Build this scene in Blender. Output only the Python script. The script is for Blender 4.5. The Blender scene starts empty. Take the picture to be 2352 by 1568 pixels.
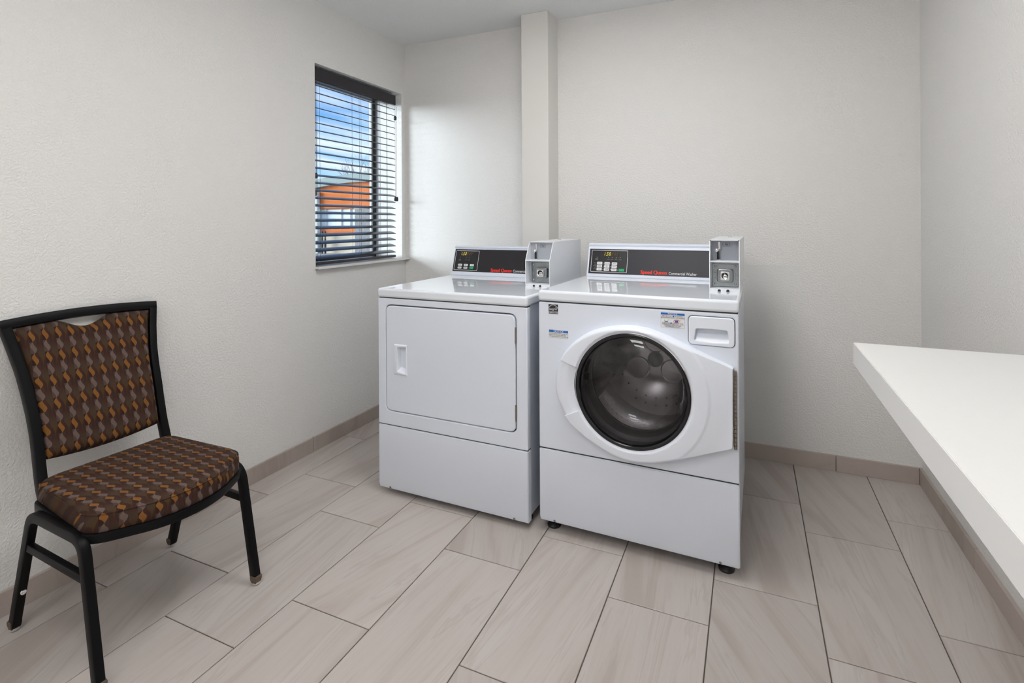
import bpy, bmesh, math, random
from mathutils import Vector, Matrix
random.seed(7)
S = bpy.context.scene
COL = S.collection
R = math.radians
PI = math.pi

# ------------------------------------------------------------------ camera
cam_d = bpy.data.cameras.new('camera')
cam = bpy.data.objects.new('camera', cam_d)
COL.objects.link(cam)
cam_d.sensor_fit = 'HORIZONTAL'
cam_d.sensor_width = 36.0
cam_d.lens = 1173.676 / 2352 * 36.0
cam_d.shift_x = (1176 - 1222.98) / 2352
cam_d.shift_y = (508.133 - 784) / 2352
cam_d.clip_start = 0.01
cam_d.clip_end = 500
_yaw, _phi = R(-23.031), R(0.308)
_f = Vector((math.sin(_yaw), math.cos(_yaw), 0)); _r = Vector((math.cos(_yaw), -math.sin(_yaw), 0)); _u = Vector((0, 0, 1))
_up = _u * math.cos(_phi) + _r * math.sin(_phi)
_rt = _r * math.cos(_phi) - _u * math.sin(_phi)
_m = Matrix((_rt, _up, -_f)).transposed().to_4x4()
_m.translation = Vector((2.10004, -2.79311, 1.19012))
cam.matrix_world = _m
S.camera = cam
S.view_settings.view_transform = 'Standard'
S.view_settings.look = 'None'
S.view_settings.gamma = 1.0
S.view_settings.use_curve_mapping = False
S.view_settings.exposure = 0.0

# ------------------------------------------------------------------ node helpers
class NT:
    def __init__(s, tree):
        s.t = tree; s.n = tree.nodes; s.l = tree.links
    def new(s, typ, **kw):
        n = s.n.new(typ)
        for k, v in kw.items(): setattr(n, k, v)
        return n
    def put(s, sock, v):
        if isinstance(v, bpy.types.NodeSocket): s.l.new(v, sock)
        elif isinstance(v, (tuple, list)) and len(v) == 3 and sock.type == 'RGBA': sock.default_value = (*v, 1)
        else: sock.default_value = v
    def m(s, op, a, b=0.0, c=None, clamp=False):
        n = s.new('ShaderNodeMath', operation=op, use_clamp=clamp)
        s.put(n.inputs[0], a); s.put(n.inputs[1], b)
        if c is not None: s.put(n.inputs[2], c)
        return n.outputs[0]
    def mix(s, f, a, b):
        n = s.new('ShaderNodeMix', data_type='RGBA')
        s.put(n.inputs[0], f); s.put(n.inputs[6], a); s.put(n.inputs[7], b)
        return n.outputs[2]
    def ramp(s, f, stops, interp='LINEAR'):
        n = s.new('ShaderNodeValToRGB'); n.color_ramp.interpolation = interp
        e = n.color_ramp.elements
        while len(e) < len(stops): e.new(0.5)
        for q, (p, c) in zip(e, stops): q.position = p; q.color = (*c, 1) if len(c) == 3 else c
        s.put(n.inputs[0], f)
        return n.outputs[0]
    def noise(s, vec, scale, detail=2.0, rough=0.5, dist=0.0):
        n = s.new('ShaderNodeTexNoise'); s.put(n.inputs['Scale'], scale); s.put(n.inputs['Detail'], detail)
        s.put(n.inputs['Roughness'], rough); s.put(n.inputs['Distortion'], dist)
        if vec is not None: s.l.new(vec, n.inputs['Vector'])
        return n.outputs[0]
    def mapping(s, vec, loc=(0, 0, 0), rot=(0, 0, 0), sc=(1, 1, 1)):
        n = s.new('ShaderNodeMapping'); s.l.new(vec, n.inputs[0])
        s.put(n.inputs[1], loc); s.put(n.inputs[2], rot); s.put(n.inputs[3], sc)
        return n.outputs[0]

# ------------------------------------------------------------------ world sky and sun
W = bpy.data.worlds.new('sky'); S.world = W; W.use_nodes = True
t = NT(W.node_tree); t.n.clear()
tc = t.new('ShaderNodeTexCoord'); sep = t.new('ShaderNodeSeparateXYZ'); t.l.new(tc.outputs['Generated'], sep.inputs[0])
el = sep.outputs[2]
grad = t.ramp(t.m('MULTIPLY', el, 2.0), [(0.0, (.62, .80, .96)), (.16, (.36, .62, .93)), (.45, (.13, .37, .78)), (1.0, (.07, .22, .58))])
den = t.m('ADD', t.m('MAXIMUM', el, 0.0), 0.12)
cmb = t.new('ShaderNodeCombineXYZ'); t.put(cmb.inputs[0], t.m('DIVIDE', sep.outputs[0], den)); t.put(cmb.inputs[1], t.m('DIVIDE', sep.outputs[1], den))
cl = t.noise(t.mapping(cmb.outputs[0], (0, 0, 0), (0, 0, R(35)), (1.1, .45, 1)), 1.6, 5.0, .55, .4)
cf = t.ramp(cl, [(.42, (0, 0, 0)), (.66, (1, 1, 1))])
skyc = t.mix(t.m('MULTIPLY', cf, .85), grad, (.93, .96, 1.0))
bg = t.new('ShaderNodeBackground'); t.l.new(skyc, bg.inputs[0]); bg.inputs[1].default_value = 1.35
wo = t.new('ShaderNodeOutputWorld'); t.l.new(bg.outputs[0], wo.inputs[0])

sun_d = bpy.data.lights.new('sun', 'SUN'); sun_d.energy = 7.2; sun_d.angle = R(34); sun_d.color = (.93, .97, 1.0)
sun = bpy.data.objects.new('sun', sun_d); COL.objects.link(sun)
sun.rotation_euler = Vector((.72, .69, -.09)).to_track_quat('-Z', 'Y').to_euler()

# ------------------------------------------------------------------ materials
def mat(name, col, rough=.5, metal=0.0, **kw):
    m = bpy.data.materials.new(name); m.use_nodes = True
    b = m.node_tree.nodes['Principled BSDF']
    b.inputs['Base Color'].default_value = (*col, 1)
    b.inputs['Roughness'].default_value = rough
    b.inputs['Metallic'].default_value = metal
    for k, v in kw.items(): b.inputs[k].default_value = v
    return m
def nodes(m):
    t = NT(m.node_tree); return t, m.node_tree.nodes['Principled BSDF']
def bump(t, b, h, strength, dist):
    n = t.new('ShaderNodeBump'); n.inputs['Strength'].default_value = strength; n.inputs['Distance'].default_value = dist
    t.l.new(h, n.inputs['Height']); t.l.new(n.outputs[0], b.inputs['Normal'])
def speck(m, scale, amount, dark=.75):
    """slight procedural tonal variation on an otherwise plain colour"""
    t, b = nodes(m); c = tuple(b.inputs['Base Color'].default_value)[:3]
    o = t.new('ShaderNodeTexCoord').outputs['Object']
    f = t.m('MULTIPLY', t.noise(o, scale, 3), amount)
    t.l.new(t.mix(f, c, tuple(x * dark for x in c)), b.inputs['Base Color'])
    return m

def wall_mat(name, col, patch=False):
    m = mat(name, col, .62); t, b = nodes(m)
    o = t.new('ShaderNodeTexCoord').outputs['Object']
    n1 = t.noise(o, 125, 2, .5, .1); n2 = t.noise(o, 48, 2, .5)
    lump = t.ramp(n1, [(.40, (0, 0, 0)), (.62, (1, 1, 1))], 'EASE')
    h = t.m('ADD', t.m('MULTIPLY', lump, .8), t.m('MULTIPLY', n2, .6))
    big = t.noise(o, 2.2, 3, .5)
    c = t.mix(t.m('MULTIPLY', big, .25), col, tuple(x * .965 for x in col))
    n = t.new('ShaderNodeBump'); n.inputs['Strength'].default_value = .34; n.inputs['Distance'].default_value = .0045
    t.l.new(h, n.inputs['Height']); t.l.new(n.outputs[0], b.inputs['Normal'])
    if patch:   # smoother, greyer area low on the wall beside the washer, fading out to the right
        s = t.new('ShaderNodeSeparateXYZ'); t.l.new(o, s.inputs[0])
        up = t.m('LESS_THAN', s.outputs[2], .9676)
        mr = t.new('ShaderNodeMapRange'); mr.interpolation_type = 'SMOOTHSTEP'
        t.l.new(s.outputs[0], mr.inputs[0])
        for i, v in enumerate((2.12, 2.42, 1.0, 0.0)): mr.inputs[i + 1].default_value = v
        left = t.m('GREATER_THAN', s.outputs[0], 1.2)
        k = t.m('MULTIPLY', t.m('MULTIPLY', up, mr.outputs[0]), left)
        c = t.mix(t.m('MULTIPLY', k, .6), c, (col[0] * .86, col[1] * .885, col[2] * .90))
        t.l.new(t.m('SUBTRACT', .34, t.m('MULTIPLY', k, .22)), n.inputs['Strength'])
    t.l.new(c, b.inputs['Base Color'])
    return m
WALLC = (.81, .80, .78)
M_wall = wall_mat('textured wall paint', WALLC)
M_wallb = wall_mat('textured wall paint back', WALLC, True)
M_ceil = wall_mat('ceiling paint', (.87, .89, .90))
M_smooth = speck(mat('smooth column paint', (.77, .755, .72), .5), 3, .3, .95)
M_grout = speck(mat('grout', (.135, .115, .10), .9), 40, .8, .6)
M_sill = speck(mat('sill stone', (.78, .76, .74), .35), 30, .4, .9)

def tile_mat(name, c1, c2, c3, sc=1.0, rough=.42, alongx=False):
    m = mat(name, c1, rough); t, b = nodes(m)
    o = t.new('ShaderNodeTexCoord').outputs['Object']; rnd = t.new('ShaderNodeObjectInfo').outputs['Random']
    off = t.new('ShaderNodeCombineXYZ'); t.put(off.inputs[0], t.m('MULTIPLY', rnd, 37.0)); t.put(off.inputs[1], t.m('MULTIPLY', rnd, 91.0)); t.put(off.inputs[2], t.m('MULTIPLY', rnd, 13.0))
    add = t.new('ShaderNodeVectorMath', operation='ADD'); t.l.new(o, add.inputs[0]); t.l.new(off.outputs[0], add.inputs[1])
    ang = t.new('ShaderNodeCombineXYZ'); t.put(ang.inputs[2], t.m('MULTIPLY', t.m('SUBTRACT', rnd, .62), .9))
    rot = t.new('ShaderNodeVectorRotate'); rot.rotation_type = 'EULER_XYZ'; t.l.new(add.outputs[0], rot.inputs['Vector']); t.l.new(ang.outputs[0], rot.inputs['Rotation'])
    v = rot.outputs[0]
    lng = (.55, 6.0, 1) if alongx else (6.0, .55, 1)
    fib = (3, 70, 1) if alongx else (70, 3, 1)
    n1 = t.noise(t.mapping(v, sc=lng), 1.4 * sc, 5, .6, .55)
    n2 = t.noise(t.mapping(v, sc=fib), 1.2 * sc, 4, .6, .5)
    n3 = t.noise(v, 4, 3, .5, .6)
    f1 = t.ramp(n1, [(.32, (0, 0, 0)), (.70, (1, 1, 1))], 'EASE')
    c = t.mix(f1, c1, c2)
    vein = t.ramp(n1, [(.36, (1, 1, 1)), (.47, (0, 0, 0))], 'EASE')
    c = t.mix(t.m('MULTIPLY', vein, .52), c, c3)
    thin = t.ramp(n1, [(.555, (0, 0, 0)), (.565, (1, 1, 1)), (.60, (0, 0, 0))])
    c = t.mix(t.m('MULTIPLY', thin, .38), c, c3)
    c = t.mix(t.m('MULTIPLY', t.ramp(n2, [(.48, (0, 0, 0)), (.75, (1, 1, 1))]), .28), c, c3)
    c = t.mix(t.m('MULTIPLY', n3, .3), c, tuple(x * 1.08 for x in c1))
    br = t.m('ADD', .94, t.m('MULTIPLY', rnd, .12))
    mul = t.new('ShaderNodeVectorMath', operation='SCALE'); t.l.new(c, mul.inputs[0]); t.put(mul.inputs['Scale'], br)
    t.l.new(mul.outputs[0], b.inputs['Base Color'])
    t.l.new(t.m('ADD', rough - .05, t.m('MULTIPLY', n2, .12)), b.inputs['Roughness'])
    bump(t, b, n2, .08, .001)
    return m
M_tile = tile_mat('porcelain floor tile', (.488, .435, .402), (.535, .492, .466), (.345, .29, .258))
M_base = tile_mat('porcelain baseboard tile', (.445, .38, .34), (.485, .42, .38), (.35, .29, .255), 1.0, .5, True)

def white_enamel(name, col, rough, peel=.035):
    m = mat(name, col, rough); t, b = nodes(m)
    o = t.new('ShaderNodeTexCoord').outputs['Object']
    if peel: bump(t, b, t.noise(o, 420, 1), peel, .0006)
    f = t.m('MULTIPLY', t.ramp(t.noise(o, 7, 4), [(.5, (0, 0, 0)), (.8, (1, 1, 1))]), .12)
    t.l.new(t.mix(f, col, tuple(x * .9 for x in col)), b.inputs['Base Color'])
    return m
M_enamel = white_enamel('white enamel', (.765, .81, .90), .30)
M_lid = white_enamel('glossy white enamel lid', (.80, .84, .90), .006, 0)
M_lid.node_tree.nodes['Principled BSDF'].inputs['Coat Weight'].default_value = .2
M_lid.node_tree.nodes['Principled BSDF'].inputs['Coat Roughness'].default_value = .0
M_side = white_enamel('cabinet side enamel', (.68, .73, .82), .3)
M_plastic = white_enamel('white plastic', (.81, .85, .93), .30)
M_coin = white_enamel('coin box paint', (.80, .825, .86), .28)
M_coing = white_enamel('coin box grey recess', (.37, .395, .44), .42)
M_black = speck(mat('black panel print', (.012, .011, .014), .30), 60, .4, 1.6)
M_blackw = speck(mat('charcoal panel print', (.024, .023, .030), .38, 0.0, **{'Specular IOR Level': .35}), 60, .4, 1.5)
M_rubber = mat('black rubber', (.012, .012, .013), .45)
M_gloss = mat('black gloss ring', (.012, .012, .015), .08)
M_chrome = mat('chrome', (.82, .82, .83), .12, 1.0)
M_zinc = speck(mat('zinc plate', (.40, .43, .45), .20, 1.0), 40, .8, .5)
M_drum = speck(mat('stainless drum', (.58, .56, .54), .24, 1.0), 14, .5, .75)
M_lift = mat('dark lifter', (.10, .10, .11), .3, .6)
M_hole = mat('perforation dark', (.01, .01, .01), .8)
M_hinge = mat('hinge steel', (.33, .29, .24), .35, .9)
M_seamshade = mat('painted seam shade', (.05, .045, .04), .9)  # dark colour standing for the shade in the panel gaps
M_red = mat('logo red', (.85, .03, .015), .5)
M_wtxt = mat('white print', (.80, .80, .80), .5)
M_gtxt = mat('grey print', (.28, .28, .28), .5)
M_ltxt = mat('black print', (.02, .02, .025), .5)
M_blue = mat('notice blue', (.01, .13, .48), .4)
M_paper = mat('sticker white', (.80, .80, .80), .45)
M_redp = mat('notice red', (.75, .03, .03), .5)
M_purple = mat('energy strip', (.035, .028, .06), .45)
M_btn = mat('button white', (.78, .78, .79), .4)
M_green = mat('button green', (.0, .42, .16), .4)
M_disp = mat('display window', (.035, .028, .02), .2)
M_seg0 = mat('unlit segment', (.10, .07, .045), .5)
M_seg = mat('lit segment', (.6, .5, .05), .5)
M_seg.node_tree.nodes['Principled BSDF'].inputs['Emission Color'].default_value = (1, .82, .12, 1)
M_seg.node_tree.nodes['Principled BSDF'].inputs['Emission Strength'].default_value = .7
M_count = speck(mat('white laminate', (.83, .825, .81), .38), 200, .25, .95)
M_frame = speck(mat('black powder coat', (.0035, .0035, .004), .40, 0.0, **{'Specular IOR Level': .14}), 90, .5, 1.6)
M_glide = mat('brown glide', (.11, .075, .05), .5)
M_blind = speck(mat('espresso slat', (.022, .020, .024), .30), 30, .5, 1.4)
M_cord = mat('blind cord', (.10, .05, .035), .8)
M_alum = mat('dark window frame', (.055, .058, .065), .4, .3)
M_bead = mat('pale glazing bead', (.20, .22, .22), .4)
M_white = mat('fixture white', (.8, .8, .8), .5)

def glass_mat(name, tint, boost=1.0):
    m = bpy.data.materials.new(name); m.use_nodes = True; t = NT(m.node_tree); t.n.clear()
    tr = t.new('ShaderNodeBsdfTransparent'); t.put(tr.inputs[0], tint)
    gl = t.new('ShaderNodeBsdfGlossy'); gl.inputs['Roughness'].default_value = .015
    lw = t.new('ShaderNodeLayerWeight'); lw.inputs[0].default_value = .5
    fr = t.m('ADD', .04, t.m('MULTIPLY', t.m('POWER', lw.outputs['Facing'], 5.0), .9))
    mx = t.new('ShaderNodeMixShader'); t.put(mx.inputs[0], t.m('MULTIPLY', fr, boost, clamp=True))
    t.l.new(tr.outputs[0], mx.inputs[1]); t.l.new(gl.outputs[0], mx.inputs[2])
    o = t.new('ShaderNodeOutputMaterial'); t.l.new(mx.outputs[0], o.inputs[0])
    return m
M_pane = glass_mat('window glass', (.93, .96, .97))
M_port = glass_mat('tinted door glass', (.80, .80, .83), 1.2)

def emit_mat(name, col, s):
    m = bpy.data.materials.new(name); m.use_nodes = True; t = NT(m.node_tree); t.n.clear()
    e = t.new('ShaderNodeEmission'); t.put(e.inputs[0], col); e.inputs[1].default_value = s
    o = t.new('ShaderNodeOutputMaterial'); t.l.new(e.outputs[0], o.inputs[0]); return m
M_lamp = emit_mat('lit diffuser', (1.0, .988, .975), 12.0)

def fabric(name, seat):
    m = mat(name, (.1, .05, .03), .95); t, b = nodes(m)
    o = t.new('ShaderNodeTexCoord').outputs['Object']
    s = t.new('ShaderNodeSeparateXYZ'); t.l.new(o, s.inputs[0])
    U = t.m('DIVIDE', t.m('ADD', s.outputs[1], 3.006), .0335)
    vv = t.m('SUBTRACT', s.outputs[0], s.outputs[2]) if seat else t.m('MULTIPLY', s.outputs[2], -1.0)
    V = t.m('DIVIDE', t.m('ADD', vv, 7.0), .0345)
    fx = t.m('FRACT', U); ly = t.m('FRACT', V); k = t.m('FLOOR', V)
    par = t.m('MODULO', k, 2.0)
    col_id = t.m('FLOOR', U)
    lx = t.m('DIVIDE', fx, .52)
    ism = t.m('LESS_THAN', fx, .52)
    cen = t.m('ADD', .5, t.m('MULTIPLY', t.m('SINE', t.m('MULTIPLY', ly, 2 * PI)), -.15))
    hw = t.m('MULTIPLY', t.m('POWER', t.m('SINE', t.m('MULTIPLY', ly, PI)), .9), .35)
    lens = t.m('LESS_THAN', t.m('ABSOLUTE', t.m('SUBTRACT', lx, cen)), hw)
    leaf = t.mix(par, (.25, .105, .024), (.165, .112, .095))
    side = t.m('GREATER_THAN', lx, cen)
    bgo = t.mix(side, (.030, .012, .009), (.055, .022, .014))
    bgg = t.mix(side, (.085, .055, .046), (.050, .030, .025))
    bgm = t.mix(par, bgo, bgg)
    motif = t.mix(lens, bgm, leaf)
    gx = t.m('DIVIDE', t.m('SUBTRACT', fx, .52), .48)
    ly2 = t.m('FRACT', t.m('MULTIPLY', V, .5))
    gc = t.m('ADD', .5, t.m('MULTIPLY', t.m('SINE', t.m('MULTIPLY', ly2, 2 * PI)), .10))
    gh = t.m('ADD', .36, t.m('MULTIPLY', t.m('SINE', t.m('MULTIPLY', t.m('ADD', ly2, .30), 2 * PI)), .28))
    gl = t.m('LESS_THAN', t.m('ABSOLUTE', t.m('SUBTRACT', gx, gc)), gh)
    vary = t.ramp(t.m('FRACT', t.m('MULTIPLY', V, .5)), [(0, (.066, .042, .025)), (.35, (.085, .040, .014)), (.6, (.060, .021, .014)), (1, (.062, .043, .027))])
    gap = t.mix(gl, (.042, .020, .015), vary)
    c = t.mix(ism, gap, motif)
    nz = t.noise(o, 900, 2)
    c2 = t.mix(t.m('MULTIPLY', nz, .5), c, (.03, .018, .014))
    t.l.new(c2, b.inputs['Base Color'])
    b.inputs['Specular IOR Level'].default_value = .2
    bump(t, b, nz, .3, .0008)
    return m
M_fback = fabric('leaf pattern back fabric', False)
M_fseat = fabric('leaf pattern seat fabric', True)

# ------------------------------------------------------------------ mesh helpers
def link(name, me, m=None, parent=None, loc=None, rot=None):
    o = bpy.data.objects.new(name, me); COL.objects.link(o)
    if m is not None and me is not None:
        me.materials.clear(); me.materials.append(m)
    if parent: o.parent = parent
    if loc: o.location = loc
    if rot: o.rotation_euler = rot
    return o
def tag(o, label, cat=None, group=None, kind=None):
    o['label'] = label
    if cat: o['category'] = cat
    if group: o['group'] = group
    if kind: o['kind'] = kind
    return o
def thing(name, label, cat, loc=(0, 0, 0), rz=0, group=None):
    o = bpy.data.objects.new(name, None); COL.objects.link(o); o.empty_display_size = .1
    o.location = loc; o.rotation_euler = (0, 0, rz)
    return tag(o, label, cat, group)
def mesh(bm, smooth=None):
    """smooth: None flat | 'axis' axis-aligned faces flat, the rest smooth | angle in degrees"""
    bmesh.ops.recalc_face_normals(bm, faces=bm.faces[:])
    me = bpy.data.meshes.new('mesh'); bm.to_mesh(me); bm.free()
    if smooth == 'axis':
        for p in me.polygons: p.use_smooth = max(abs(c) for c in p.normal) < .9995
    elif smooth is not None:
        for p in me.polygons: p.use_smooth = True
        me.set_sharp_from_angle(angle=R(smooth))
    return me
def bx(bm, x0, x1, y0, y1, z0, z1):
    v = [bm.verts.new((x, y, z)) for x in (x0, x1) for y in (y0, y1) for z in (z0, z1)]
    for f in ((0, 1, 3, 2), (4, 6, 7, 5), (0, 4, 5, 1), (2, 3, 7, 6), (0, 2, 6, 4), (1, 5, 7, 3)): bm.faces.new([v[i] for i in f])
    return v
def box(name, m, parent, x0, x1, y0, y1, z0, z1, bev=0.0, seg=2, **kw):
    bm = bmesh.new(); bx(bm, x0, x1, y0, y1, z0, z1)
    if bev: bmesh.ops.bevel(bm, geom=bm.edges[:], offset=bev, segments=seg, profile=.5, affect='EDGES')
    return link(name, mesh(bm, 'axis' if bev else None), m, parent, **kw)
def prism(bm, prof, x0, x1):
    """profile points (y, z) extruded along x"""
    a = [bm.verts.new((x0, y, z)) for y, z in prof]; b = [bm.verts.new((x1, y, z)) for y, z in prof]
    bm.faces.new(a); bm.faces.new(b[::-1])
    for i in range(len(prof)):
        j = (i + 1) % len(prof); bm.faces.new((a[i], b[i], b[j], a[j]))
def lathe(bm, prof, n=64, closed=False):
    """profile (r, z) turned about the z axis"""
    rings = []
    for r, z in prof:
        if r < 1e-6: rings.append([bm.verts.new((0, 0, z))])
        else: rings.append([bm.verts.new((r * math.cos(2 * PI * i / n), r * math.sin(2 * PI * i / n), z)) for i in range(n)])
    pairs = list(zip(rings, rings[1:]))
    if closed: pairs.append((rings[-1], rings[0]))
    for a, b in pairs:
        for i in range(n):
            j = (i + 1) % n
            q = [a[i % len(a)], a[j % len(a)], b[j % len(b)], b[i % len(b)]]
            q = list(dict.fromkeys(q))
            if len(q) > 2: bm.faces.new(q)
def disc(name, m, parent, r, h, loc, rot=(0, 0, 0), n=20, dome=0.0):
    bm = bmesh.new(); lathe(bm, [(0, 0), (r, 0), (r, h * .7), (r * .8, h), (0, h + dome)], n)
    return link(name, mesh(bm, 40), m, parent, loc, rot)
def sweep(bm, pts, B, wB, wN, close=False, rnd=.14):
    """rounded rectangular tube along a planar path whose plane normal is B"""
    B = Vector(B).normalized(); P = [Vector(p) for p in pts]; n = len(P); rings = []
    for i, p in enumerate(P):
        if close: T = (P[(i + 1) % n] - P[i - 1])
        else: T = P[min(i + 1, n - 1)] - P[max(i - 1, 0)]
        T.normalize(); N = B.cross(T).normalized(); B2 = T.cross(N).normalized()
        ring = []
        a, c, r = wB / 2, wN / 2, min(wB, wN) * rnd
        for sx, sy in ((1, 1), (-1, 1), (-1, -1), (1, -1)):
            q = ((a - r, c), (a, c - r)) if sx * sy > 0 else ((a, c - r), (a - r, c))
            qs = [q[1], (a - r + r * .7071, c - r + r * .7071), q[0]] if sx * sy > 0 else [q[1], (a - r + r * .7071, c - r + r * .7071), q[0]]
            for u, v in qs: ring.append(bm.verts.new(p + B2 * (u * sx) + N * (v * sy)))
        rings.append(ring)
    k = len(rings[0])
    for a, b in zip(rings, rings[1:] + ([rings[0]] if close else [])):
        for i in range(k): bm.faces.new((a[i], a[(i + 1) % k], b[(i + 1) % k], b[i]))
    if not close: bm.faces.new(rings[0][::-1]); bm.faces.new(rings[-1])
def tube(bm, pts, r, n=8, r1=None):
    P = [Vector(p) for p in pts]; rings = []; m_ = len(P)
    for i, p in enumerate(P):
        T = (P[min(i + 1, m_ - 1)] - P[max(i - 1, 0)]).normalized()
        A = T.orthogonal().normalized(); C = T.cross(A)
        rr = r if r1 is None else r + (r1 - r) * i / (m_ - 1)
        rings.append([bm.verts.new(p + (A * math.cos(2 * PI * k / n) + C * math.sin(2 * PI * k / n)) * rr) for k in range(n)])
    for a, b in zip(rings, rings[1:]):
        for i in range(n): bm.faces.new((a[i], a[(i + 1) % n], b[(i + 1) % n], b[i]))
    bm.faces.new(rings[0][::-1]); bm.faces.new(rings[-1])
def fillet(pts, r, n=6, close=False):
    """round the corners of a polyline"""
    P = [Vector(p) for p in pts]; out = []; m_ = len(P)
    for i, p in enumerate(P):
        if not close and i in (0, m_ - 1): out.append(p); continue
        a, b = P[i - 1] - p, P[(i + 1) % m_] - p
        rr = r[i] if isinstance(r, (list, tuple)) else r
        la, lb = a.length, b.length; a.normalize(); b.normalize()
        ang = a.angle(b); d = min(rr / math.tan(ang / 2), la * .49, lb * .49)
        s, e = p + a * d, p + b * d
        for k in range(n + 1):
            q = k / n; out.append(s * (1 - q) ** 2 + p * (2 * q * (1 - q)) + e * q * q)
    return out
def rrect(x0, x1, y0, y1, r, n=6):
    return [(v.x, v.y) for v in fillet([(x0, y0, 0), (x1, y0, 0), (x1, y1, 0), (x0, y1, 0)], r, n, True)]
def circ(cx, cy, r, n=96): return [(cx + r * math.cos(2 * PI * i / n), cy + r * math.sin(2 * PI * i / n)) for i in range(n)]
_tmp_n = 0
def from_curve(cu):
    o = bpy.data.objects.new('tmp', cu); COL.objects.link(o)
    dg = bpy.context.evaluated_depsgraph_get(); dg.update()
    me = bpy.data.meshes.new_from_object(o.evaluated_get(dg))
    bpy.data.objects.remove(o); bpy.data.curves.remove(cu)
    return me
def plate(loops, thick, bev=0.0, seg=2, front=0.0):
    """flat plate in local XY (holes allowed); front face at z = front"""
    cu = bpy.data.curves.new('plate', 'CURVE'); cu.dimensions = '2D'; cu.fill_mode = 'BOTH'
    for lp in loops:
        sp = cu.splines.new('POLY'); sp.points.add(len(lp) - 1); sp.use_cyclic_u = True
        for p, (x, y) in zip(sp.points, lp): p.co = (x, y, 0, 1)
    cu.extrude = max(thick / 2 - bev, 0); cu.bevel_depth = bev; cu.bevel_resolution = seg; cu.offset = -bev
    me = from_curve(cu)
    for v in me.vertices: v.co.z += front - thick / 2
    for p in me.polygons: p.use_smooth = abs(p.normal.z) < .9995
    me.set_sharp_from_angle(angle=R(50))
    return me
def text(parent, s, size, x, y, m, name='lettering', bold=0.0, shear=0.0, align='LEFT', z=.0004, sx=1.0, ext=.00015):
    cu = bpy.data.curves.new('txt', 'FONT'); cu.body = s; cu.size = size; cu.align_x = align; cu.align_y = 'CENTER'
    cu.offset = 0 if bold > .012 else min(bold, .006) * size; cu.shear = shear; cu.extrude = ext; cu.resolution_u = 3
    me = from_curve(cu)
    if bold > .012:      # heavy weight: overlapping shifted copies inside the one mesh
        bm = bmesh.new()
        for dx in (-1, -.5, 0, .5, 1):
            n0 = len(bm.verts); bm.from_mesh(me); bm.verts.ensure_lookup_table()
            for v in bm.verts[n0:]: v.co.x += dx * bold * size; v.co.z += dx * 1e-5
        bm.to_mesh(me); bm.free()
    o = link(name, me, m, parent, (x, y, z)); o.scale = (sx, 1, 1); return o
FR = (PI / 2, 0, 0)     # local XY plane stood upright, facing -y

# ------------------------------------------------------------------ the room
RW, RH, RY = 2.807, 2.358, -4.6
floor = box('floor', M_grout, None, -.02, RW + .02, RY, .02, -.06, -.0035)
tag(floor, 'floor of long greyish beige stone-look tiles with thin dark joints', 'floor', kind='structure')
LT, WT, X0 = .6096, .3048, 2.289
joints = {1: -.384, 0: -.592, -1: -.39, -2: -1.211, -3: -.999, -4: -1.207, -5: -.998, -6: -1.195, -7: -.99, -8: -1.799}
tile_cache = {}
for c, yj in joints.items():
    xa, xb = max(X0 + c * WT, 0.0), min(X0 + (c + 1) * WT, RW)
    y1 = yj
    while y1 < 0: y1 += LT
    while y1 > RY:
        y0 = y1 - LT
        ya, yb = max(y0, RY), min(y1, 0.0)
        if yb - ya > .02:
            g = .0017
            w_, l_ = round(xb - xa - 2 * g, 4), round(yb - ya - 2 * g, 4)
            if (w_, l_) not in tile_cache:
                bm = bmesh.new(); bx(bm, -w_ / 2, w_ / 2, -l_ / 2, l_ / 2, -.008, 0)
                top = [e for e in bm.edges if all(v.co.z > -.001 for v in e.verts)]
                bmesh.ops.bevel(bm, geom=top, offset=.0012, segments=1, affect='EDGES')
                tile_cache[(w_, l_)] = mesh(bm)
            link('tile', tile_cache[(w_, l_)], M_tile, floor, ((xa + xb) / 2, (ya + yb) / 2, 0))
        y1 = y0

# back wall, right wall, front wall, ceiling
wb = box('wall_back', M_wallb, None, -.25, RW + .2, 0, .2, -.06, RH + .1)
tag(wb, 'off-white textured back wall behind the washer and dryer', 'wall', kind='structure')
wr = box('wall_right', M_wall, None, RW, RW + .2, RY, 0, -.06, RH + .1)
tag(wr, 'off-white textured wall on the right beside the white counter', 'wall', kind='structure')
wf = box('wall_front', M_wall, None, -.25, RW + .2, RY - .2, RY, -.06, RH + .1)
tag(wf, 'off-white textured wall behind the camera', 'wall', kind='structure')
ce = box('ceiling', M_ceil, None, -.25, RW + .2, RY - .2, .2, RH, RH + .15)
tag(ce, 'plain pale grey ceiling', 'ceiling', kind='structure')
# left wall with the window opening
WY0, WY1, WZ0, WZ1 = -.768, -.041, .940, 2.030
me = plate([[(RY - .0, -.06), (0.0, -.06), (0.0, RH), (RY, RH)], [(WY0, WZ0), (WY1, WZ0), (WY1, WZ1), (WY0, WZ1)]], .26)
wl = link('wall_left', me, M_wall, None, (0, 0, 0), (PI / 2, 0, PI / 2))
tag(wl, 'off-white textured left wall with the window opening', 'wall', kind='structure')
# boxed column on the back wall
col_ = box('wall_column', M_smooth, None, .914, 1.077, -.155, .0, 0, RH, .003, 2)
tag(col_, 'smooth painted boxed-in column running up the back wall', 'column', kind='structure')

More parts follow.
